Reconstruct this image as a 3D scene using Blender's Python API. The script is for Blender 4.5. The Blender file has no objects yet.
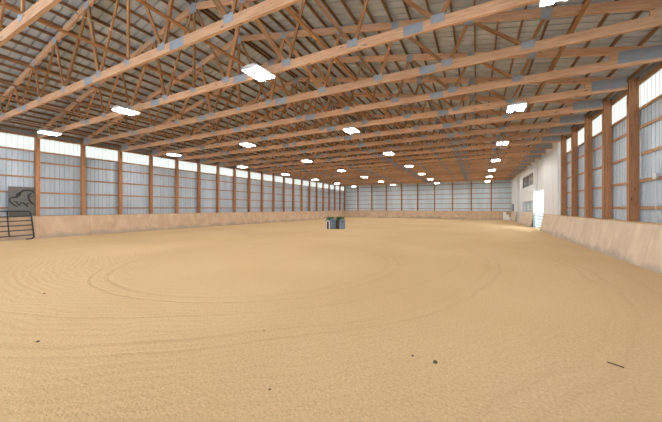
import bpy, bmesh, math, random
from mathutils import Vector, Matrix
random.seed(7)
C = bpy.context.scene.collection
SC = bpy.context.scene

# ------------------------------------------------------------------ dimensions (metres)
W = 28.06            # post line to post line across the arena
D0, BAY = 6.9, 2.2   # first post in view on the left wall, post spacing
FAR = D0 + 20 * BAY  # far wall post line
NEAR = -5.6
CH = 5.92            # underside of the bottom chords
SL = 0.2126          # roof slope
HALF = W / 2
def ztop(x):         # centre line of the top chords
    return 6.17 + SL * (x if x <= HALF else W - x)
KT = 1.30            # top of the kickboards
GIRT_Z = [1.80, 2.71, 3.62, 4.53, 5.17]
ORD = ('first second third fourth fifth sixth seventh eighth ninth tenth eleventh twelfth thirteenth fourteenth fifteenth '
       'sixteenth seventeenth eighteenth nineteenth twentieth twenty-first twenty-second twenty-third twenty-fourth '
       'twenty-fifth twenty-sixth').split()

# ------------------------------------------------------------------ materials
def new_mat(name):
    m = bpy.data.materials.new(name); m.use_nodes = True
    nt = m.node_tree; b = nt.nodes['Principled BSDF']
    return m, nt, b
def nd(nt, t, **kw):
    n = nt.nodes.new(t)
    for k, v in kw.items():
        if hasattr(n, k) and not k[0].isupper(): setattr(n, k, v)
        else: n.inputs[k].default_value = v
    return n
def ramp(nt, stops):
    r = nt.nodes.new('ShaderNodeValToRGB')
    while len(r.color_ramp.elements) < len(stops): r.color_ramp.elements.new(0.5)
    for e, (p, c) in zip(r.color_ramp.elements, stops):
        e.position = p; e.color = (*c, 1)
    return r
def flat(name, col, rough=0.6, metal=0.0):
    m, nt, b = new_mat(name)
    n = nd(nt, 'ShaderNodeTexNoise', Scale=6.0, Detail=4.0)
    tc = nt.nodes.new('ShaderNodeTexCoord'); nt.links.new(tc.outputs['Object'], n.inputs['Vector'])
    r = ramp(nt, [(0.3, tuple(c * 0.9 for c in col)), (0.7, tuple(min(1, c * 1.06) for c in col))])
    nt.links.new(n.outputs['Fac'], r.inputs['Fac']); nt.links.new(r.outputs['Color'], b.inputs['Base Color'])
    b.inputs['Roughness'].default_value = rough; b.inputs['Metallic'].default_value = metal
    return m
def wood(name, dark, light, var=0.16, rough=0.7):
    """boards whose grain runs along local X"""
    m, nt, b = new_mat(name); L = nt.links
    tc = nt.nodes.new('ShaderNodeTexCoord'); oi = nt.nodes.new('ShaderNodeObjectInfo')
    off = nd(nt, 'ShaderNodeVectorMath', operation='SCALE'); off.inputs[0].default_value = (37, 11, 23)
    L.new(oi.outputs['Random'], off.inputs['Scale'])
    add = nd(nt, 'ShaderNodeVectorMath', operation='ADD')
    L.new(tc.outputs['Object'], add.inputs[0]); L.new(off.outputs[0], add.inputs[1])
    mp = nd(nt, 'ShaderNodeMapping'); mp.inputs['Scale'].default_value = (0.9, 14, 14)
    L.new(add.outputs[0], mp.inputs['Vector'])
    n = nd(nt, 'ShaderNodeTexNoise', Scale=2.0, Detail=5.0, Distortion=0.6); L.new(mp.outputs[0], n.inputs['Vector'])
    r = ramp(nt, [(0.28, dark), (0.72, light)]); L.new(n.outputs['Fac'], r.inputs['Fac'])
    mk = nd(nt, 'ShaderNodeMapping'); mk.inputs['Scale'].default_value = (1.6, 5, 5)
    L.new(add.outputs[0], mk.inputs['Vector'])
    v = nd(nt, 'ShaderNodeTexVoronoi', Scale=1.0); L.new(mk.outputs[0], v.inputs['Vector'])
    k = ramp(nt, [(0.06, (0.25, 0.25, 0.25)), (0.14, (1, 1, 1))]); L.new(v.outputs['Distance'], k.inputs['Fac'])
    mx = nd(nt, 'ShaderNodeMix', data_type='RGBA', blend_type='MULTIPLY'); mx.inputs[0].default_value = 0.8
    L.new(r.outputs['Color'], mx.inputs[6]); L.new(k.outputs['Color'], mx.inputs[7])
    hs = nd(nt, 'ShaderNodeHueSaturation'); mr = nd(nt, 'ShaderNodeMapRange')
    mr.inputs[3].default_value = 1 - var; mr.inputs[4].default_value = 1 + var
    L.new(oi.outputs['Random'], mr.inputs[0]); L.new(mr.outputs[0], hs.inputs['Value'])
    L.new(mx.outputs[2], hs.inputs['Color']); L.new(hs.outputs['Color'], b.inputs['Base Color'])
    b.inputs['Roughness'].default_value = rough
    b.inputs['Specular IOR Level'].default_value = 0.25
    return m
M = {}
M['chord'] = wood('pine_chord', (0.47, 0.272, 0.155), (0.68, 0.44, 0.285))
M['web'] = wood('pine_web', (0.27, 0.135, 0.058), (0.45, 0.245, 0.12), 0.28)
M['post'] = wood('treated_post', (0.27, 0.125, 0.06), (0.43, 0.225, 0.12), 0.1)
M['girt'] = wood('girt_board', (0.30, 0.16, 0.085), (0.44, 0.26, 0.15), 0.1)
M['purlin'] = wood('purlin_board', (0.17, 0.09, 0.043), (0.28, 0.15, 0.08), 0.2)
M['cap'] = wood('cap_board', (0.40, 0.25, 0.13), (0.56, 0.38, 0.22), 0.05)
M['plate'] = flat('galvanised_steel', (0.30, 0.34, 0.40), 0.5, 0.0)
M['white'] = flat('white_paint', (0.74, 0.75, 0.74), 0.5)
M['housing'] = flat('white_enamel', (0.62, 0.66, 0.72), 0.4)
M['dark_steel'] = flat('dark_steel', (0.025, 0.035, 0.05), 0.45, 0.3)
M['teal'] = flat('teal_enamel', (0.10, 0.30, 0.30), 0.4)
M['wire'] = flat('pale_wire', (0.55, 0.50, 0.42), 0.6)
M['conduit'] = flat('grey_conduit', (0.55, 0.58, 0.60), 0.4, 0.2)
M['red'] = flat('red_plastic', (0.55, 0.03, 0.02), 0.4)
M['plastic_white'] = flat('white_plastic', (0.86, 0.87, 0.87), 0.4)
M['slate'] = flat('blue_grey_paint', (0.17, 0.23, 0.32), 0.55)
M['brown'] = flat('brown_paint', (0.08, 0.045, 0.025), 0.7)
M['black'] = flat('black_paint', (0.012, 0.012, 0.014), 0.6)
M['leaf'] = flat('green_leaf', (0.03, 0.12, 0.02), 0.6)
M['door'] = flat('pale_door', (0.55, 0.62, 0.66), 0.45)
M['grey_box'] = flat('grey_enamel', (0.25, 0.28, 0.31), 0.5)
M['frame_dark'] = flat('dark_window_frame', (0.16, 0.10, 0.06), 0.5)
M['frame_grey'] = flat('grey_window_frame', (0.30, 0.34, 0.36), 0.5)
M['pane_dark'] = flat('dark_room_glass', (0.045, 0.028, 0.018), 0.15)  # darkness of the room behind is painted into the opaque pane
M['pane_blue'] = flat('painted_reflection_glass', (0.58, 0.72, 0.76), 0.25)  # pale reflection painted into the opaque pane colour
M['gravel'] = flat('outdoor_gravel', (0.42, 0.42, 0.38), 0.9)
M['clod'] = flat('dark_dirt', (0.11, 0.08, 0.05), 0.95)
M['artboard'] = wood('weathered_board', (0.085, 0.084, 0.082), (0.165, 0.163, 0.158), 0.02)

def metal_sheet(name, a, b_, rough=0.45):
    m, nt, b = new_mat(name); L = nt.links
    tc = nt.nodes.new('ShaderNodeTexCoord')
    mp = nd(nt, 'ShaderNodeMapping'); mp.inputs['Scale'].default_value = (1.1, 1.1, 0.15); L.new(tc.outputs['Object'], mp.inputs['Vector'])
    n = nd(nt, 'ShaderNodeTexNoise', Scale=1.5, Detail=5.0); L.new(mp.outputs[0], n.inputs['Vector'])
    r = ramp(nt, [(0.3, a), (0.7, b_)]); L.new(n.outputs['Fac'], r.inputs['Fac'])
    L.new(r.outputs['Color'], b.inputs['Base Color'])
    b.inputs['Roughness'].default_value = rough; b.inputs['Metallic'].default_value = 0.15
    return m
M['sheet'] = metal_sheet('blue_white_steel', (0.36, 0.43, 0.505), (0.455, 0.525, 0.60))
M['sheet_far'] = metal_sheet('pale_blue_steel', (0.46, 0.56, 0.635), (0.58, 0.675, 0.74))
M['office'] = metal_sheet('white_steel', (0.66, 0.68, 0.69), (0.76, 0.775, 0.775))
M['roof'] = metal_sheet('roof_steel', (0.38, 0.44, 0.52), (0.52, 0.58, 0.66))

def clear_panel(name, col):
    m = bpy.data.materials.new(name); m.use_nodes = True
    nt = m.node_tree; nt.nodes.clear(); L = nt.links
    out = nt.nodes.new('ShaderNodeOutputMaterial')
    tl = nd(nt, 'ShaderNodeBsdfTranslucent'); tl.inputs['Color'].default_value = (*col, 1)
    gl = nd(nt, 'ShaderNodeBsdfDiffuse'); gl.inputs['Color'].default_value = (0.8, 0.82, 0.8, 1)
    mx = nd(nt, 'ShaderNodeMixShader'); mx.inputs[0].default_value = 0.2
    L.new(tl.outputs[0], mx.inputs[1]); L.new(gl.outputs[0], mx.inputs[2]); L.new(mx.outputs[0], out.inputs[0])
    return m
M['clear'] = clear_panel('translucent_panel', (0.275, 0.275, 0.24))
M['added_gable'] = clear_panel('clear_panel', (0.95, 0.95, 0.95))  # for the added near gable, passes extra light onto the trusses

def lamp_mat():
    m, nt, b = new_mat('lamp_lens')
    b.inputs['Base Color'].default_value = (0.9, 0.9, 0.9, 1)
    b.inputs['Emission Color'].default_value = (1.0, 0.985, 0.96, 1)
    b.inputs['Emission Strength'].default_value = LAMP
    return m
LAMP = 70.0
M['lens'] = lamp_mat()

def plywood(ax, ca, cb):
    m, nt, b = new_mat('kickboard_plywood'); L = nt.links
    geo = nt.nodes.new('ShaderNodeNewGeometry')
    sep = nt.nodes.new('ShaderNodeSeparateXYZ'); L.new(geo.outputs['Position'], sep.inputs[0])
    mp = nd(nt, 'ShaderNodeMapping'); mp.inputs['Scale'].default_value = (0.3, 1.3, 0.7) if ax else (1.3, 0.3, 0.7); L.new(geo.outputs['Position'], mp.inputs['Vector'])
    n = nd(nt, 'ShaderNodeTexNoise', Scale=1.6, Detail=6.0, Distortion=0.5); L.new(mp.outputs[0], n.inputs['Vector'])
    r = ramp(nt, [(0.3, ca), (0.7, cb)]); L.new(n.outputs['Fac'], r.inputs['Fac'])
    n2 = nd(nt, 'ShaderNodeTexNoise', Scale=0.8, Detail=8.0); L.new(geo.outputs['Position'], n2.inputs['Vector'])
    mm = nd(nt, 'ShaderNodeMath', operation='MULTIPLY_ADD'); mm.inputs[1].default_value = -1.3; mm.inputs[2].default_value = 0.62
    L.new(n2.outputs['Fac'], mm.inputs[0])
    ad = nd(nt, 'ShaderNodeMath', operation='ADD'); L.new(sep.outputs[2], ad.inputs[0]); L.new(mm.outputs[0], ad.inputs[1])
    st = ramp(nt, [(0.02, (0.7, 0.7, 0.7)), (0.26, (0, 0, 0))]); L.new(ad.outputs[0], st.inputs['Fac'])
    mx = nd(nt, 'ShaderNodeMix', data_type='RGBA'); L.new(st.outputs['Color'], mx.inputs[0])
    L.new(r.outputs['Color'], mx.inputs[6]); mx.inputs[7].default_value = (0.33, 0.28, 0.23, 1)
    # sheet seams every 2.44 m along the wall
    sm = nd(nt, 'ShaderNodeMath', operation='ADD'); sm.inputs[1].default_value = 0.4; L.new(sep.outputs[ax], sm.inputs[0])
    pp = nd(nt, 'ShaderNodeMath', operation='PINGPONG'); pp.inputs[1].default_value = 1.22; L.new(sm.outputs[0], pp.inputs[0])
    lt = nd(nt, 'ShaderNodeMath', operation='LESS_THAN'); lt.inputs[1].default_value = 0.012; L.new(pp.outputs[0], lt.inputs[0])
    ms = nd(nt, 'ShaderNodeMath', operation='MULTIPLY'); ms.inputs[1].default_value = 0.45; L.new(lt.outputs[0], ms.inputs[0])
    m2 = nd(nt, 'ShaderNodeMix', data_type='RGBA'); L.new(ms.outputs[0], m2.inputs[0]); L.new(mx.outputs[2], m2.inputs[6])
    m2.inputs[7].default_value = (0.22, 0.14, 0.08, 1)
    L.new(m2.outputs[2], b.inputs['Base Color'])
    b.inputs['Roughness'].default_value = 0.75; b.inputs['Specular IOR Level'].default_value = 0.2
    return m
warm = ((0.47, 0.325, 0.21), (0.60, 0.44, 0.30))
M['ply'] = plywood(1, *warm); M['ply_far'] = plywood(0, *warm)
M['ply_pale'] = plywood(1, (0.52, 0.41, 0.30), (0.66, 0.55, 0.43))

def sand():
    m, nt, b = new_mat('arena_sand'); L = nt.links
    geo = nt.nodes.new('ShaderNodeNewGeometry'); P = geo.outputs['Position']
    n1 = nd(nt, 'ShaderNodeTexNoise', Scale=0.22, Detail=4.0); L.new(P, n1.inputs['Vector'])
    n2 = nd(nt, 'ShaderNodeTexNoise', Scale=30.0, Detail=8.0, Roughness=0.75); L.new(P, n2.inputs['Vector'])
    n3 = nd(nt, 'ShaderNodeTexNoise', Scale=40.0, Detail=4.0); L.new(P, n3.inputs['Vector'])
    r1 = ramp(nt, [(0.3, (0.64, 0.445, 0.235)), (0.7, (0.71, 0.512, 0.287))]); L.new(n1.outputs['Fac'], r1.inputs['Fac'])
    r2 = ramp(nt, [(0.3, (0.72, 0.69, 0.64)), (0.62, (1.0, 1.0, 1.0))]); L.new(n2.outputs['Fac'], r2.inputs['Fac'])
    mx = nd(nt, 'ShaderNodeMix', data_type='RGBA', blend_type='MULTIPLY'); mx.inputs[0].default_value = 1
    L.new(r1.outputs['Color'], mx.inputs[6]); L.new(r2.outputs['Color'], mx.inputs[7])
    # fine parallel harrow grooves bent around the lunging circle
    def dist(cx, cy):
        d = nd(nt, 'ShaderNodeVectorMath', operation='DISTANCE'); d.inputs[1].default_value = (cx, cy, 0); L.new(P, d.inputs[0]); return d.outputs['Value']
    wob = nd(nt, 'ShaderNodeTexNoise', Scale=0.5, Detail=3.0); L.new(P, wob.inputs['Vector'])
    da = nd(nt, 'ShaderNodeMath', operation='MULTIPLY_ADD'); da.inputs[1].default_value = 0.9
    L.new(wob.outputs['Fac'], da.inputs[0]); L.new(dist(14.2, 10.1), da.inputs[2])
    wv = nd(nt, 'ShaderNodeMath', operation='MULTIPLY'); wv.inputs[1].default_value = 2 * math.pi / 0.16; L.new(da.outputs[0], wv.inputs[0])
    sn = nd(nt, 'ShaderNodeMath', operation='SINE'); L.new(wv.outputs[0], sn.inputs[0])
    def groove(dsock, radius, width):
        s = nd(nt, 'ShaderNodeMath', operation='SUBTRACT'); s.inputs[1].default_value = radius; L.new(dsock, s.inputs[0])
        a = nd(nt, 'ShaderNodeMath', operation='ABSOLUTE'); L.new(s.outputs[0], a.inputs[0])
        q = nd(nt, 'ShaderNodeMapRange'); q.inputs[1].default_value = 0; q.inputs[2].default_value = width
        q.inputs[3].default_value = 1; q.inputs[4].default_value = 0; L.new(a.outputs[0], q.inputs[0]); return q.outputs[0]
    def madd(x, k, y):
        q = nd(nt, 'ShaderNodeMath', operation='MULTIPLY_ADD'); q.inputs[1].default_value = k; L.new(x, q.inputs[0])
        if y is None: q.inputs[2].default_value = 0
        else: L.new(y, q.inputs[2])
        return q.outputs[0]
    w2 = madd(wob.outputs['Fac'], 0.35, dist(16.6, 7.7)); w3 = madd(wob.outputs['Fac'], 0.5, dist(14.2, 10.1))
    h = madd(sn.outputs[0], 0.006, None)
    h = madd(n2.outputs['Fac'], 0.05, h); h = madd(n3.outputs['Fac'], 0.03, h)
    tracks = None
    for dd, rr, ww in ((w2, 4.40, 0.10), (w2, 4.75, 0.06), (w3, 9.65, 0.11), (w3, 9.95, 0.06), (w3, 8.8, 0.05), (w3, 11.9, 0.09), (w3, 12.2, 0.09), (w3, 12.8, 0.06)):
        g = groove(dd, rr, ww); h = madd(g, -0.035, h); tracks = madd(g, 1.0, tracks)
    bp = nd(nt, 'ShaderNodeBump', Strength=0.8, Distance=1.0); L.new(h, bp.inputs['Height'])
    tk = nd(nt, 'ShaderNodeMath', operation='MULTIPLY'); tk.use_clamp = True; tk.inputs[1].default_value = 0.08; L.new(tracks, tk.inputs[0])  # turned sand darkened in colour, standing in for washed-out groove shade
    tm = nd(nt, 'ShaderNodeMix', data_type='RGBA'); L.new(tk.outputs[0], tm.inputs[0]); L.new(mx.outputs[2], tm.inputs[6]); tm.inputs[7].default_value = (0.36, 0.23, 0.10, 1)
    L.new(bp.outputs[0], b.inputs['Normal']); L.new(tm.outputs[2], b.inputs['Base Color'])
    b.inputs['Roughness'].default_value = 0.95; b.inputs['Specular IOR Level'].default_value = 0.1
    return m
M['sand'] = sand()

# ------------------------------------------------------------------ helpers
def box_bm(bm, x0, x1, y0, y1, z0, z1):
    v = [bm.verts.new(p) for p in ((x0,y0,z0),(x1,y0,z0),(x1,y1,z0),(x0,y1,z0),(x0,y0,z1),(x1,y0,z1),(x1,y1,z1),(x0,y1,z1))]
    for f in ((0,3,2,1),(4,5,6,7),(0,1,5,4),(1,2,6,5),(2,3,7,6),(3,0,4,7)): bm.faces.new([v[i] for i in f])
    return v
def tube_bm(bm, pts, r, n=8):
    """closed round tube along a polyline"""
    pts = [Vector(p) for p in pts]; rings = []
    for i, p in enumerate(pts):
        d = (pts[min(i+1, len(pts)-1)] - pts[max(i-1, 0)]).normalized()
        a = d.orthogonal().normalized() if i == 0 else (ref - d * ref.dot(d)).normalized()
        ref = a; b = d.cross(a)
        rings.append([bm.verts.new(p + r * (math.cos(t) * a + math.sin(t) * b)) for t in [2*math.pi*k/n for k in range(n)]])
    for A, B in zip(rings, rings[1:]):
        for k in range(n): bm.faces.new((A[k], A[(k+1)%n], B[(k+1)%n], B[k]))
    bm.faces.new(rings[0][::-1]); bm.faces.new(rings[-1])
def prism_bm(bm, poly, axis, a, b):
    """poly in the two other axes (x,z)/(y,z)/(x,y), extruded along axis from a to b"""
    def P(u, v, t): return {'y': (u, t, v), 'x': (t, u, v), 'z': (u, v, t)}[axis]
    A = [bm.verts.new(P(u, v, a)) for u, v in poly]; B = [bm.verts.new(P(u, v, b)) for u, v in poly]
    n = len(poly); bm.faces.new(A); bm.faces.new(B[::-1])
    for k in range(n): bm.faces.new((A[k], B[k], B[(k+1)%n], A[(k+1)%n]))
def obj(name, bm, mat, parent=None, smooth=False):
    bmesh.ops.recalc_face_normals(bm, faces=bm.faces)
    me = bpy.data.meshes.new(name); bm.to_mesh(me); bm.free(); me.materials.append(mat)
    if smooth:
        for p in me.polygons: p.use_smooth = True
    o = bpy.data.objects.new(name, me); C.objects.link(o)
    if parent: o.parent = parent
    return o
def tag(o, label, cat, group=None):
    o['label'] = label; o['category'] = cat
    if group: o['group'] = group
    return o
def thing(name, label, cat, loc=(0,0,0), rz=0, group=None):
    o = bpy.data.objects.new(name, None); C.objects.link(o); o.location = loc; o.rotation_euler = (0,0,rz)
    o.empty_display_size = 0.2
    return tag(o, label, cat, group)
def struct(name, bm, mat, label=None, parent=None, smooth=False):
    o = obj(name, bm, mat, parent, smooth)
    if parent is None: o['kind'] = 'structure'
    if label: o['label'] = label
    return o
def boxo(name, x0, x1, y0, y1, z0, z1, mat, parent=None):
    bm = bmesh.new(); box_bm(bm, x0, x1, y0, y1, z0, z1); return obj(name, bm, mat, parent)
def member(name, p0, p1, w, h, mat, parent=None, bevel=0.0):
    """a sawn board from p0 to p1: local X along it, w across (horizontal), h deep"""
    p0, p1 = Vector(p0), Vector(p1); d = p1 - p0; Ln = d.length; d.normalize()
    up = Vector((0,0,1)) if abs(d.z) < 0.999 else Vector((1,0,0))
    y = up.cross(d).normalized(); z = d.cross(y)
    bm = bmesh.new(); box_bm(bm, -Ln/2, Ln/2, -w/2, w/2, -h/2, h/2)
    if bevel: bmesh.ops.bevel(bm, geom=bm.edges[:], offset=bevel, segments=1, affect='EDGES')
    o = obj(name, bm, mat, parent)
    mw = Matrix((d, y, z)).transposed().to_4x4(); mw.translation = (p0 + p1) / 2
    o.matrix_local = mw
    return o
def dup(root, loc, label, rz=None):
    r = root.copy(); C.objects.link(r); r.location = loc; r['label'] = label
    if rz is not None: r.rotation_euler = (0,0,rz)
    for ch in list(root.children):
        c = ch.copy(); C.objects.link(c); c.parent = r
        for g in list(ch.children):
            q = g.copy(); C.objects.link(q); q.parent = c
    return r
def ribbed(bm, u0, u1, bottom, top, place, pitch=0.229, rib=0.018):
    """ribbed sheet steel: place(u, v, n) -> point; bottom/top are functions of u"""
    us = []
    k = math.floor(u0 / pitch)
    prof = ((0, 0), (0.150, 0), (0.163, 1), (0.190, 1), (0.203, 0))
    u = k * pitch
    pts = [(u0, 0)]
    while u < u1:
        for du, n in prof:
            if u0 < u + du < u1: pts.append((u + du, n))
        u += pitch
    pts.append((u1, 0))
    prev = None
    for u, n in pts:
        a = bm.verts.new(place(u, bottom(u), n * rib)); b = bm.verts.new(place(u, top(u), n * rib))
        if prev: bm.faces.new((prev[0], a, b, prev[1]))
        prev = (a, b)

# ------------------------------------------------------------------ the setting
bm = bmesh.new(); box_bm(bm, -0.1, W + 0.12, NEAR, FAR + 0.1, -0.06, 0)
struct('floor', bm, M['sand'], 'raked tan sand arena floor with curved track marks')
bm = bmesh.new(); box_bm(bm, -40, W + 60, NEAR - 60, FAR + 40, -0.2, -0.065)
struct('ground', bm, M['gravel'], 'pale ground outside the barn')

XO = 0.175   # sheet offset outside the post line
def wall_side(name, sgn, x, y0, y1, z0, z1, mat, label):
    bm = bmesh.new(); ribbed(bm, y0, y1, lambda u: z0, lambda u: z1, lambda u, v, n: (x - sgn * n * 1.5, u, v))
    return struct(name, bm, mat, label)
R_END = 23.05        # the sheeted part of the right wall stops here
wall_side('wall_left', 1, -XO, NEAR, FAR + XO, 0, 5.17, M['sheet'], 'ribbed pale steel left wall')
wall_side('wall_right', -1, W + XO, NEAR, R_END, 0, 5.17, M['sheet'], 'ribbed pale steel right wall')
wall_side('window_1', 1, -XO - 0.004, NEAR, FAR + XO, 5.13, 6.02, M['clear'], 'strip of translucent white panels along the top of the left wall')
wall_side('window_2', -1, W + XO + 0.004, NEAR, R_END, 5.13, 6.02, M['clear'], 'strip of translucent white panels along the top of the right wall')
def roof_under(x): return ztop(x) + 0.245
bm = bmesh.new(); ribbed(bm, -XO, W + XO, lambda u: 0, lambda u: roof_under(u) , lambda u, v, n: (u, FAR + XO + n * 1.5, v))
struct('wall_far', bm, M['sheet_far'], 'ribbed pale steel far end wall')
# end wall behind the camera; its translucent gable is added to light the trusses
bm = bmesh.new(); ribbed(bm, -XO, W + XO, lambda u: 0, lambda u: 2.0, lambda u, v, n: (u, NEAR - n, v))
bm2 = bmesh.new(); ribbed(bm2, -XO, W + XO, lambda u: 2.0, roof_under, lambda u, v, n: (u, NEAR - n, v))
struct('added_gable_panel', bm2, M['added_gable'], 'unseen translucent white panels added in the near gable to light the trusses')
struct('wall_near', bm, M['sheet'], 'ribbed pale steel near end wall')
# roof: two ribbed slopes
for nm, s in (('ceiling', 1), ('ceiling.001', -1)):
    bm = bmesh.new()
    xe, xr = (-0.45, HALF) if s == 1 else (W + 0.45, HALF)
    zf = lambda x: 6.17 + SL * (x if s == 1 else W - x) + 0.245
    ribbed(bm, NEAR - 0.3, FAR + 0.45, lambda u: 0, lambda u: 1,
           lambda u, v, n: (xe + (xr - xe) * v, u, zf(xe + (xr - xe) * v) + n), pitch=0.30, rib=0.055)
    struct(nm, bm, M['roof'], 'underside of the ribbed steel roof, %s slope' % ('left' if s == 1 else 'right'))
# eave boards closing the gap over the translucent strips; grey paints roof shade
bm = bmesh.new(); box_bm(bm, -0.17, -0.135, NEAR, FAR, 6.0, 6.37); struct('trim_1', bm, M['grey_box'], 'eave board coloured as the roof shade over the left translucent strip')
bm = bmesh.new(); box_bm(bm, W + 0.135, W + 0.17, NEAR, R_END, 6.0, 6.37); struct('trim_2', bm, M['grey_box'], 'eave board coloured as the roof shade over the right translucent strip')

bm = bmesh.new(); box_bm(bm, -0.134, -0.095, NEAR, FAR, 5.98, 6.12); struct('trim_6', bm, M['girt'], 'brown header board over the left translucent strip')
bm = bmesh.new(); box_bm(bm, W + 0.095, W + 0.134, NEAR, R_END, 5.98, 6.12); struct('trim_7', bm, M['girt'], 'brown header board over the right translucent strip')
# kickboards: sheets that lean out at the bottom
def kick_poly(x, s):
    return [(x + s*0.15, KT), (x + s*0.40, 0.0), (x + s*0.37, 0.0), (x + s*0.12, KT)]
bm = bmesh.new(); prism_bm(bm, kick_poly(0, 1), 'y', NEAR, FAR - 0.02); struct('baseboard_left', bm, M['ply'], 'sloping tan plywood kickboard along the left wall')
for nm, y0, y1 in (('baseboard_right', NEAR, 27.5), ('baseboard_right.001', 31.9, 41.0), ('baseboard_right.002', 43.8, FAR - 0.17)):
    bm = bmesh.new(); prism_bm(bm, kick_poly(W, -1), 'y', y0, y1); struct(nm, bm, M['ply_pale'], 'sloping tan plywood kickboard along the right wall')
bm = bmesh.new(); prism_bm(bm, [(FAR - 0.15, KT), (FAR - 0.40, 0.0), (FAR - 0.37, 0.0), (FAR - 0.12, KT)], 'x', 0.1, W - 0.1)
struct('baseboard_far', bm, M['ply_far'], 'sloping tan plywood kickboard along the far wall')
for nm, x0, x1, y0, y1 in (('trim_3', -0.17, 0.17, NEAR, FAR), ('trim_4', W - 0.17, W + 0.17, NEAR, 27.5)):
    bm = bmesh.new(); box_bm(bm, x0, x1, y0, y1, KT, KT + 0.03); struct(nm, bm, M['cap'], 'board capping the kickboard')
bm = bmesh.new(); box_bm(bm, 0.17, W - 0.17, FAR - 0.17, FAR + 0.17, KT, KT + 0.03); struct('trim_5', bm, M['cap'], 'board capping the far kickboard')

# ------------------------------------------------------------------ posts
PW, PD = 0.18, 0.26
def make_post(name, label, group, x, y, top, along_x):
    """a laminated post: three plies"""
    t = thing(name, label, 'post', (x, y, 0), 0, group)
    for k in (-1, 0, 1):
        if along_x: a = (k * PD / 3, 0); w, h = PD / 3 - 0.003, PW
        else: a = (0, k * PD / 3); w, h = PW, PD / 3 - 0.003
        member('ply', (a[0], a[1], 0), (a[0], a[1], top), h, w, M['post'], t)
    return t
ptop = 6.26
p0 = make_post('timber_post', 'brown timber post of the left wall, first from the far left corner', 'posts of the left wall', 0, FAR - BAY, ptop, True)
for n in range(18, -3, -1):
    k = 19 - n
    dup(p0, (0, D0 + n * BAY, 0), 'brown timber post of the left wall, %s from the far left corner' % ORD[k])
q0 = make_post('timber_post', 'brown timber post of the right wall, the last before the white panelling', 'posts of the right wall', W, D0 + 7 * BAY, ptop, True)
for n in range(6, 0, -1):
    dup(q0, (W, D0 + n * BAY, 0), 'brown timber post of the right wall, %s counting from the white panelling' % ORD[7 - n])
for k in range(11):
    x = W * k / 10
    where = 'in the far left corner' if k == 0 else 'in the far right corner' if k == 10 else '%s from the far left corner' % ORD[k - 1]
    make_post('timber_post', 'brown timber post of the far end wall, ' + where, 'posts of the far wall', x, FAR, ztop(x) + 0.1, False)

# ------------------------------------------------------------------ girts
for i, z in enumerate(GIRT_Z):
    pos = ORD[i] + ' above the kickboard' if i < 4 else 'topmost, under the clear strip'
    o = member('wall_girt', (-0.148, NEAR, z), (-0.148, FAR + 0.12, z), 0.038, 0.095, M['girt'])
    tag(o, 'horizontal timber girt of the left wall, ' + pos, 'board', 'girts of the left wall')
    o = member('wall_girt', (W + 0.148, NEAR, z), (W + 0.148, R_END - 0.1, z), 0.038, 0.095, M['girt'])
    tag(o, 'horizontal timber girt of the right wall, ' + pos, 'board', 'girts of the right wall')
for i, z in enumerate([1.72, 2.52, 3.32, 4.12, 4.92, 5.72]):
    o = member('wall_girt', (-0.1, FAR + 0.149, z), (W + 0.1, FAR + 0.149, z), 0.034, 0.09, M['girt'])
    tag(o, 'horizontal timber girt of the far wall, %s above the kickboard' % ORD[i], 'board', 'girts of the far wall')

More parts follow.
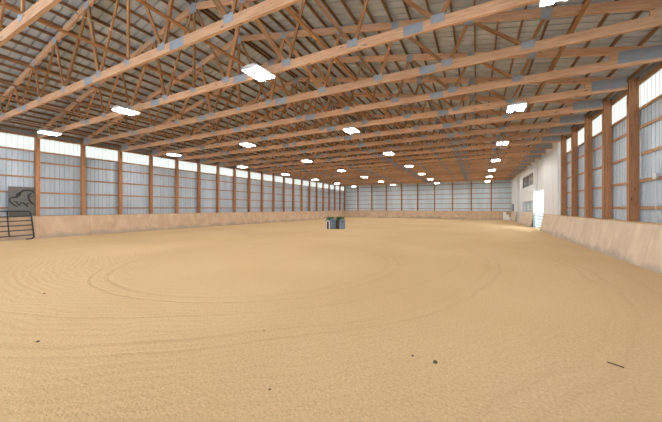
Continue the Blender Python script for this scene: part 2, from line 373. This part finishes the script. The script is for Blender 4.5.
# ------------------------------------------------------------------ roof trusses
BH, TH, TT = 0.25, 0.22, 0.085
ZB = CH + BH / 2
def zb_top(x): return ztop(x)
BN = [3.6, 5.6, 7.72, 9.85, 12.36]
TN = [3.2, 5.0, 7.15, 9.14, 11.6]
def make_truss(y, label):
    t = thing('roof_truss', label, 'roof truss', (0, y, 0), 0, 'timber roof trusses')
    # chords, spliced from end to end, meet the inner faces of the posts
    e = 0.135
    member('bottom_chord', (e, 0, ZB), (W - e, 0, ZB), TT, BH, M['chord'], t, 0.004)
    c = math.sqrt(1 + SL * SL)
    member('top_chord', (0.16, 0, ztop(0.16) + 0.02), (HALF, 0, ztop(HALF) + 0.02), TT * 0.96, TH, M['chord'], t, 0.004)
    member('top_chord', (W - 0.16, 0, ztop(0.16) + 0.02), (HALF, 0, ztop(HALF) + 0.02), TT * 0.96, TH, M['chord'], t, 0.004)
    for m in (0, 1):
        X = (lambda x: x) if m == 0 else (lambda x: W - x)
        # heel wedge
        zu = lambda x: ztop(x) + 0.02 - TH / 2 * c - 0.004
        bm = bmesh.new(); prism_bm(bm, [(X(0.42), CH + BH + 0.001), (X(1.28), CH + BH + 0.001), (X(1.28), zu(1.28)), (X(0.5), zu(0.5))], 'y', -TT * 0.45, TT * 0.45)
        obj('heel_wedge', bm, M['chord'], t)
        tops = TN + [HALF]
        for i, b in enumerate(BN):
            for j in (i, i + 1):
                tx = tops[j]; big = (i == 4 and j == 4) or (i == 3 and j == 4)
                h = 0.14 if big else 0.09
                dx = 0.05 if tx > b else -0.05
                if j == 5: tx = HALF - 0.08
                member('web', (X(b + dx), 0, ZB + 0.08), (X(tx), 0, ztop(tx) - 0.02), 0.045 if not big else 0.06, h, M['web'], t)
    member('king_post', (HALF, 0, CH + BH - 0.02), (HALF, 0, ztop(HALF) - 0.05), 0.045, 0.11, M['web'], t)
    # toothed steel plates on both faces of every joint
    def plate(x, z, w, h, ang=0):
        bm = bmesh.new()
        for s in (-1, 1):
            ya = s * (TT / 2 + 0.001); yb = s * (TT / 2 + 0.005)
            box_bm(bm, -w/2, w/2, min(ya, yb), max(ya, yb), -h/2, h/2)
        o = obj('gusset_plate', bm, M['plate'], t); o.location = (x, 0, z); o.rotation_euler = (0, ang, 0)
    for m in (0, 1):
        X = (lambda x: x) if m == 0 else (lambda x: W - x)
        sg = 1 if m == 0 else -1
        for b in BN: plate(X(b), CH + BH - 0.04, 0.30, 0.20)
        for b in TN: plate(X(b), ztop(b) - 0.02, 0.24, 0.26, -sg * math.atan(SL))
        plate(X(6.15), ZB, 0.46, 0.235); plate(X(11.72), ZB, 0.55, 0.24)
        plate(X(0.385), CH + 0.26, 0.46, 0.35); plate(X(0.87), CH + 0.28, 0.48, 0.36)
    plate(HALF, ztop(HALF) - 0.03, 0.34, 0.42); plate(HALF, CH + BH - 0.04, 0.26, 0.18)
    return t
TOFF = 0.0
def truss_label(n):
    if n <= 19: return 'timber truss whose left heel meets the %s left-wall post from the far corner' % ORD[19 - n]
tr0 = make_truss(D0 + 19 * BAY + TOFF, truss_label(19))
for n in range(18, -3, -1):
    dup(tr0, (0, D0 + n * BAY + TOFF, 0), truss_label(n))

# ------------------------------------------------------------------ purlins and longitudinal bracing
PH = 0.10
NP = 24
for s in (0, 1):
    side = 'left' if s == 0 else 'right'
    for k in range(NP):
        x = 0.02 + k * (HALF - 0.12) / (NP - 1)
        z = ztop(x) + 0.02 + TH / 2 * math.sqrt(1 + SL * SL) + PH / 2 + 0.004
        X = x if s == 0 else W - x
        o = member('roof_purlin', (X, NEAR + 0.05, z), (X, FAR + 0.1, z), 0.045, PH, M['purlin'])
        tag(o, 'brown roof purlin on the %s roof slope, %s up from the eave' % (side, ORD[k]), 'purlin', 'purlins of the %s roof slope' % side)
for i, x in enumerate([2.7, 6.62, 8.5, 10.9, 14.12, 16.9, 19.55, 25.36]):
    o = member('lateral_brace', (x, NEAR + 1, CH + BH + 0.021), (x, FAR - 0.15, CH + BH + 0.021), 0.09, 0.04, M['web'])
    tag(o, 'long timber brace lying across the bottom chords, %s counting from the left wall' % ORD[i], 'brace', 'braces along the barn')
bm = bmesh.new(); tube_bm(bm, [(15.2, NEAR + 1, CH + BH + 0.03)] + [(15.2, y, CH + BH + 0.012 + 0.02) for y in (0, 12, 30)] + [(15.2, FAR - 0.2, CH + BH + 0.03)], 0.012)
tag(obj('cable', bm, M['wire']), 'thin pale cable strung lengthwise over the bottom chords', 'cable')

# ------------------------------------------------------------------ hanging lights
def make_light(label):
    t = thing('ceiling_light', label, 'light', (0, 0, 0), 0, 'hanging light fixtures')
    bm = bmesh.new()
    w, d = 0.30, 0.39
    prism_bm(bm, [(-w, 0.0), (w, 0.0), (w, 0.035), (0.15, 0.10), (-0.15, 0.10), (-w, 0.035)], 'y', -d, d)
    hs = obj('housing', bm, M['housing'], t)
    boxo('ballast_box', -0.07, 0.07, -0.22, 0.22, 0.10, 0.15, M['housing'], t)
    for x in (-0.17, 0.17):
        bm = bmesh.new(); prism_bm(bm, [(x - 0.11, -0.003), (x - 0.09, -0.025), (x + 0.09, -0.025), (x + 0.11, -0.003)], 'y', -d + 0.03, d - 0.03)
        obj('diffuser', bm, M['lens'], t)
    for y in (-0.3, 0.3):
        bm = bmesh.new()
        tube_bm(bm, [(-0.2, y, 0.07), (0, y * 0.9, 0.42 + 0.1)], 0.006, 5); tube_bm(bm, [(0.2, y, 0.07), (0, y * 0.9, 0.42 + 0.1)], 0.006, 5)
        obj('hanger_wire', bm, M['wire'], t)
    return t
LX = [3.45, 10.65, 17.62, 24.63]
LZ = 5.70
first = None
for i, x in enumerate(LX):
    for k in range(8):  # last of each row sits unseen behind the camera, added to light near trusses
        y = 47.2 - 6.81 * k
        row = ('row along the left wall', 'second row from the left wall', 'second row from the right wall', 'row along the right wall')[i]
        lab = 'glowing hanging light in the %s, %s from the far wall' % (row, ORD[k])
        if first is None:
            first = make_light(lab); first.location = (x, y, LZ)
        else: dup(first, (x, y, LZ), lab)

# ------------------------------------------------------------------ office side of the right wall
OX = W - 0.14
def office_panel(name, y0, y1, z0, label):
    bm = bmesh.new(); box_bm(bm, OX + 0.02, OX + 0.45, y0, y1, z0, 6.34)
    ribbed(bm, y0, y1, lambda u: z0, lambda u: 6.42, lambda u, v, n: (OX + 0.012 - n * 0.5, u, v), pitch=0.3)
    return struct(name, bm, M['office'], label)
office_panel('wall_right.001', 23.12, 27.5, 0, 'white ribbed wall panel beside the last post')
office_panel('wall_right.003', 43.8, FAR - 0.17, 0, 'white wall panel by the far right corner')
bm = bmesh.new(); box_bm(bm, W + 0.12, W + 0.4, 27.5, 31.75, 3.35, 6.34); struct('wall_right.004', bm, M['office'], 'white panel over the side gateway')
bm = bmesh.new(); box_bm(bm, W + 0.12, W + 0.4, 41.0, 43.8, 3.0, 6.34); struct('wall_right.005', bm, M['office'], 'white panel over the pale door')
bm = bmesh.new(); box_bm(bm, OX + 0.46, OX + 1.0, 31.76, 32.0, -0.065, 3.6); struct('wall_right.006', bm, M['office'], 'white return wall outside the gateway')
# viewing room wall with two window openings
bm = bmesh.new()
X0, X1 = OX, OX + 0.45
WY0, WY1 = 32.05, 39.0
for z0, z1 in ((0, 1.42), (2.50, 3.98), (5.22, 6.34)): box_bm(bm, X0, X1, 31.75, 41.0, z0, z1)
for z0, z1 in ((1.42, 2.50), (3.98, 5.22)):
    box_bm(bm, X0, X1, 31.75, WY0, z0, z1); box_bm(bm, X0, X1, WY1, 41.0, z0, z1)
struct('wall_right.002', bm, M['office'], 'white viewing room wall with two windows')
def room_window(name, z0, z1, fm, pm, label):
    bm = bmesh.new(); x = OX + 0.03
    L3 = (WY1 - WY0) / 3
    for k in range(4):
        yy = WY0 + k * L3; box_bm(bm, x, x + 0.09, max(WY0, yy - 0.09), min(WY1, yy + 0.09), z0, z1)
    box_bm(bm, x, x + 0.09, WY0, WY1, z0, z0 + 0.09); box_bm(bm, x, x + 0.09, WY0, WY1, z1 - 0.09, z1)
    f = struct(name, bm, fm, label)
    for k in range(3):
        boxo('pane', x + 0.04, x + 0.055, WY0 + k * L3 + 0.05, WY0 + (k + 1) * L3 - 0.05, z0 + 0.05, z1 - 0.05, pm, f)
room_window('window_3', 3.98, 5.22, M['frame_grey'], M['pane_dark'], 'upper viewing room window with three panes coloured as the dark room behind')
room_window('window_4', 1.42, 2.50, M['frame_grey'], M['pane_blue'], 'lower viewing room window with a pale blue reflection painted into three panes')
bm = bmesh.new(); box_bm(bm, W + 0.10, W + 0.16, 41.0, 43.8, 0, 3.0)
d = struct('door_1', bm, M['door'], 'tall pale door beside the viewing room')
boxo('door_handle', W + 0.05, W + 0.10, 41.25, 41.38, 1.02, 1.10, M['grey_box'], d)
# grey electrical panel
t = thing('electrical_cabinet', 'grey electrical cabinet mounted on the white wall by the far right corner', 'cabinet', (OX - 0.001, 48.2, KT + 0.02))
boxo('body', -0.14, 0.0, -0.8, 0.8, 0, 1.05, M['grey_box'], t)
boxo('door', -0.155, -0.14, -0.74, 0.74, 0.06, 0.99, M['grey_box'], t)

# teal pipe gate across the side gateway
t = thing('pipe_gate', 'teal pipe gate closing the bright side gateway in the right wall', 'gate', (W - 0.10, 27.62, 0))
GL = 3.9
for z in (0.12, 0.34, 0.58, 0.84, 1.10, 1.36):
    bm = bmesh.new(); tube_bm(bm, [(0, 0.0, z), (0, GL, z)], 0.045); obj('rail', bm, M['teal'], t, True)
for y in (0, GL / 2, GL):
    bm = bmesh.new(); tube_bm(bm, [(0, y, 0.0 if y != GL / 2 else 0.1), (0, y, 1.40)], 0.05 if y != GL / 2 else 0.035); obj('upright', bm, M['teal'], t, True)

# ------------------------------------------------------------------ corral panel leaning on the left kickboard
def corral():
    t = thing('corral_panel', 'dark steel corral panel leaning on the left kickboard below the horse picture', 'corral panel', (0.60, 2.95, 0))
    H, Lp = 1.66, 3.62
    lean = Matrix.Rotation(math.radians(-13.5), 4, 'Y')
    def P(y, z): return lean @ Vector((0, y, z))
    def tb(name, pts, r):
        bm = bmesh.new(); tube_bm(bm, [P(*p) for p in pts], r, 10); return obj(name, bm, M['dark_steel'], t, True)
    arc = lambda cy, cz, r, a0, a1, n=6: [(cy + r * math.cos(math.radians(a0 + (a1 - a0) * k / n)), cz + r * math.sin(math.radians(a0 + (a1 - a0) * k / n))) for k in range(n + 1)]
    r = 0.16
    tb('outer_frame', [(0, 0.12)] + arc(r, H - r, r, 180, 90) + arc(Lp - r, H - r, r, 90, 0) + [(Lp + 0.03, 0.10)], 0.034)
    for z in (0.26, 0.56, 0.84, 1.10, 1.36):
        tb('rail', [(0.0, z), (Lp * 0.3, z - 0.01), (Lp * 0.65, z - 0.03), (Lp + 0.01, z)], 0.028)
    for y in (0.92, 2.68): tb('upright', [(y, 0.22), (y, H)], 0.026)
    for y in (0.0, Lp + 0.03):
        s = 1 if y == 0 else -1
        tb('foot', arc(y + s * 0.17, 0.20, 0.17, 180 if s == 1 else 0, 270 if s == 1 else -90) + [(y + s * 0.34, 0.035)], 0.034)
    return t
corral()

# ------------------------------------------------------------------ horse picture board standing on the kickboard cap
def horse_board():
    t = thing('horse_picture', 'weathered grey board with a black running horse drawing standing on the left kickboard', 'picture', (0.075, 5.73, KT + 0.03))
    t.rotation_euler = (0, math.radians(-2.5), 0)
    bw, bh = 1.06, 1.68
    b = boxo('board', -0.025, 0.0, 0, bw, 0, bh, M['artboard'], t)
    u = lambda p: (0.006, (p[0] - 105) / 255 * bw, (385 - p[1]) / 300 * bh)
    # strokes as raised flat ribbons, (pixel path, width in metres)
    strokes = [
        ([(118,205),(150,196),(185,192),(200,178)], 0.055),
        ([(180,186),(192,165),(215,145),(245,124),(290,117),(335,122),(352,150)], 0.06),
        ([(176,182),(200,168),(215,150)], 0.12),
        ([(120,205),(112,235),(135,255),(160,275),(190,290)], 0.05),
        ([(150,238),(178,240),(192,262),(212,285)], 0.045),
        ([(205,268),(222,255),(238,246),(252,258),(275,272),(290,292)], 0.05),
        ([(268,262),(290,252),(300,262)], 0.04),
        ([(330,150),(308,158),(296,172),(297,200),(308,230),(330,255),(358,268)], 0.055),
        ([(312,168),(330,190)], 0.03),
    ]
    for path, w in strokes:
        pts = [Vector(u(p)) for p in path]; bm = bmesh.new(); prev = None
        for i, p in enumerate(pts):
            d = (pts[min(i+1, len(pts)-1)] - pts[max(i-1, 0)]).normalized(); n = Vector((0, -d.z, d.y)) * (w * 0.8 * (0.55 if i in (0, len(pts)-1) else 1))
            q = [bm.verts.new(v) for v in (p + n, p - n, p - n - Vector((0.008,0,0)), p + n - Vector((0.008,0,0)))]
            if prev:
                for k in range(4): bm.faces.new((prev[k], prev[(k+1)%4], q[(k+1)%4], q[k]))
            else: bm.faces.new(q)
            prev = q
        bm.faces.new(prev[::-1])
        obj('drawn_line', bm, M['black'], b)
    for (y, z) in ((0.04, bh - 0.20), (bw - 0.20, 0.93)):
        boxo('bracket', 0.0, 0.012, y, y + 0.17, z, z + 0.09, M['frame_dark'], t)
    boxo('bracket', 0.0, 0.012, 0.04, 0.22, 0.1, 0.2, M['frame_dark'], t)
horse_board()
# small red tag on a left-wall post
t = thing('red_tag', 'small red tag fixed beside a left wall post above the kickboard', 'tag', (-0.16, D0 + BAY + 0.10, 1.848))
boxo('plate', 0.0, 0.03, 0, 0.14, 0, 0.15, M['red'], t); boxo('white_patch', 0.03, 0.034, 0.03, 0.11, 0.03, 0.07, M['plastic_white'], t)
# conduit on the right wall
t = thing('electrical_conduit', 'thin grey electrical conduit with a box on the right wall girt', 'conduit', (W + 0.10, 12.45, 0))
bm = bmesh.new(); tube_bm(bm, [(0, 0.80, 4.4), (0, 0.80, 2.86), (0, 0.74, 2.80), (0, 0.0, 2.80)], 0.016); obj('pipe', bm, M['conduit'], t, True)
bm = bmesh.new(); tube_bm(bm, [(0, -0.12, 2.70), (0, -0.12, 1.75), (0, -0.22, 1.5), (0, -0.22, KT + 0.032)], 0.013); obj('pipe', bm, M['conduit'], t, True)
boxo('junction_box', -0.03, 0.03, -0.20, 0.0, 2.70, 2.86, M['conduit'], t)

# ------------------------------------------------------------------ planter boxes in the middle of the arena
def jump_box(loc, rz, label, side_mat, seed):
    t = thing('planter_box', label, 'planter', loc, rz, 'planter boxes in the arena')
    a = 0.31
    body = boxo('body', -a + 0.03, a - 0.03, -a + 0.03, a - 0.03, 0.0, 0.70, M['brown'], t)
    # two end boards with arched tops; a black disc paints the hole's shade
    for s in (-1, 1):
        bm = bmesh.new()
        out = [(-a, 0.0), (a, 0.0), (a, 0.64)] + [(a * math.cos(th), 0.64 + 0.25 * math.sin(th)) for th in [math.pi * k / 10 for k in range(1, 10)]] + [(-a, 0.64)]
        y0, y1 = sorted((s * (a - 0.028), s * a)); prism_bm(bm, out, 'y', y0, y1)
        e = obj('end_board', bm, M['slate'], t)
        bm = bmesh.new(); hole = [(0.065 * math.cos(2*math.pi*k/14), 0.64 + 0.065 * math.sin(2*math.pi*k/14)) for k in range(14)]
        y0, y1 = sorted((s * a, s * (a + 0.006))); prism_bm(bm, hole, 'y', y0, y1); obj('hole_shade_disc', bm, M['black'], e)
    # arched frames on the two sides
    for s in (-1, 1):
        bm = bmesh.new(); x0, x1 = sorted((s * (a - 0.028), s * a))
        box_bm(bm, x0, x1, -a + 0.03, -a + 0.13, 0, 0.5); box_bm(bm, x0, x1, a - 0.13, a - 0.03, 0, 0.5)
        inner, outer = a - 0.13, a - 0.03; N = 10
        pi_ = [(inner * math.cos(math.pi * k / N), 0.5 + inner * 1.0 * math.sin(math.pi * k / N)) for k in range(N + 1)]
        po = [(outer * math.cos(math.pi * k / N), 0.5 + outer * 0.85 * math.sin(math.pi * k / N)) for k in range(N + 1)]
        for k in range(N): prism_bm(bm, [pi_[k], po[k], po[k+1], pi_[k+1]], 'x', x0, x1)
        obj('arched_frame', bm, side_mat, t)
    rnd = random.Random(seed); bm = bmesh.new()
    for k in range(900):
        c = Vector((rnd.uniform(-a, a) * 0.9, rnd.uniform(-a, a) * 0.86, 0.72 + rnd.random() ** 0.8 * 0.28))
        d = Vector((rnd.gauss(0,1), rnd.gauss(0,1), rnd.gauss(0.5,1))).normalized(); n = d.orthogonal().normalized(); L = rnd.uniform(0.05, 0.09)
        vs = [bm.verts.new(c), bm.verts.new(c + d*L*0.5 + n*L*0.3), bm.verts.new(c + d*L), bm.verts.new(c + d*L*0.5 - n*L*0.3)]
        bm.faces.new(vs)
    obj('greenery', bm, M['leaf'], t)
    return t
vd = math.atan2(-21.6, 23.26 - 12.5)         # towards the doorway the pair faces
jump_box((12.10, 21.52, 0), vd + math.pi/2 - math.radians(-38), 'slate planter box with white arched side and green top, standing in the sand', M['plastic_white'], 1)
jump_box((12.80, 21.93, 0), vd + math.pi/2 - math.radians(-38), 'slate planter box with dark side and green top beside the white-arched one', M['brown'], 2)

# white stepped mounting block by the far wall
t = thing('mounting_block', 'white stepped mounting block against the far kickboard by the right corner', 'mounting block', (26.82, FAR - 0.95, 0))
for i, (x0, x1, h) in enumerate(((0.0, 0.36, 1.2), (0.36, 0.70, 0.80), (0.70, 1.02, 0.40))):
    boxo('step', x0, x1 - 0.004, 0, 0.5, 0, h, M['plastic_white'], t)

# dark clods and a stick lying on the sand
def clod(x, y, r, label, seed, flat_=0.6):
    bm = bmesh.new(); bmesh.ops.create_icosphere(bm, subdivisions=2, radius=r); rnd = random.Random(seed)
    for v in bm.verts:
        v.co *= rnd.uniform(0.75, 1.15); v.co.z *= flat_
    o = obj('dirt_clod', bm, M['clod'], None, True); o.location = (x, y, r * flat_ * 0.55)
    tag(o, label, 'dirt clod', 'dark clods on the sand')
clod(22.83, 3.45, 0.027, 'larger dark clod on the sand, right-hand one of a close pair', 1)
clod(22.57, 3.48, 0.016, 'smaller dark clod on the sand, left-hand one of a close pair', 2)
clod(21.45, 2.19, 0.013, 'single dark clod on the sand nearest the camera', 3)
clod(15.26, 2.48, 0.022, 'dark clod on the sand at the far left, nearest the left wall', 4)
clod(18.05, 1.55, 0.019, 'dark clod on the near sand, left of the middle', 5)
clod(20.51, 3.2, 0.013, 'tiny dark clod on the sand between the pair and the left ones', 6)
bm = bmesh.new(); tube_bm(bm, [(24.60, 4.37, 0.008), (24.66, 4.33, 0.010), (24.72, 4.30, 0.008)], 0.008, 6)
tag(obj('twig', bm, M['brown']), 'short dark twig lying on the sand near the right wall', 'twig')

# ------------------------------------------------------------------ daylight
wd = bpy.data.worlds.new('overcast_sky'); SC.world = wd; wd.use_nodes = True
sun = bpy.data.lights.new('sun', 'SUN'); sun.energy = 1.5; sun.angle = math.radians(3); sun.color = (1, 0.94, 0.84)
so = bpy.data.objects.new('sun', sun); C.objects.link(so); so.location = (60, 0, 30)
so.rotation_euler = Vector((-0.70, 0.72, -0.24)).to_track_quat('-Z', 'Y').to_euler()
bg = wd.node_tree.nodes['Background']; bg.inputs['Color'].default_value = (0.90, 0.98, 1.10, 1); bg.inputs['Strength'].default_value = 3.2

# ------------------------------------------------------------------ camera
F, YAW = 282.32, 0.4771
cam = bpy.data.cameras.new('camera'); co = bpy.data.objects.new('camera', cam); C.objects.link(co)
co.location = (23.26, 0, 1.788); co.rotation_euler = (math.pi / 2, 0, YAW)
cam.sensor_fit = 'HORIZONTAL'; cam.sensor_width = 36; cam.lens = F / 662 * 36
cam.shift_y = -(211 - 208.06) / 662
cam.clip_start = 0.05; cam.clip_end = 500
SC.camera = co
SC.view_settings.view_transform = 'Standard'; SC.view_settings.look = 'None'
SC.view_settings.exposure = 1.0; SC.view_settings.gamma = 1
SC.view_settings.use_curve_mapping = False
SC.cycles.max_bounces = 10; SC.cycles.diffuse_bounces = 7
SC.cycles.use_denoising = True
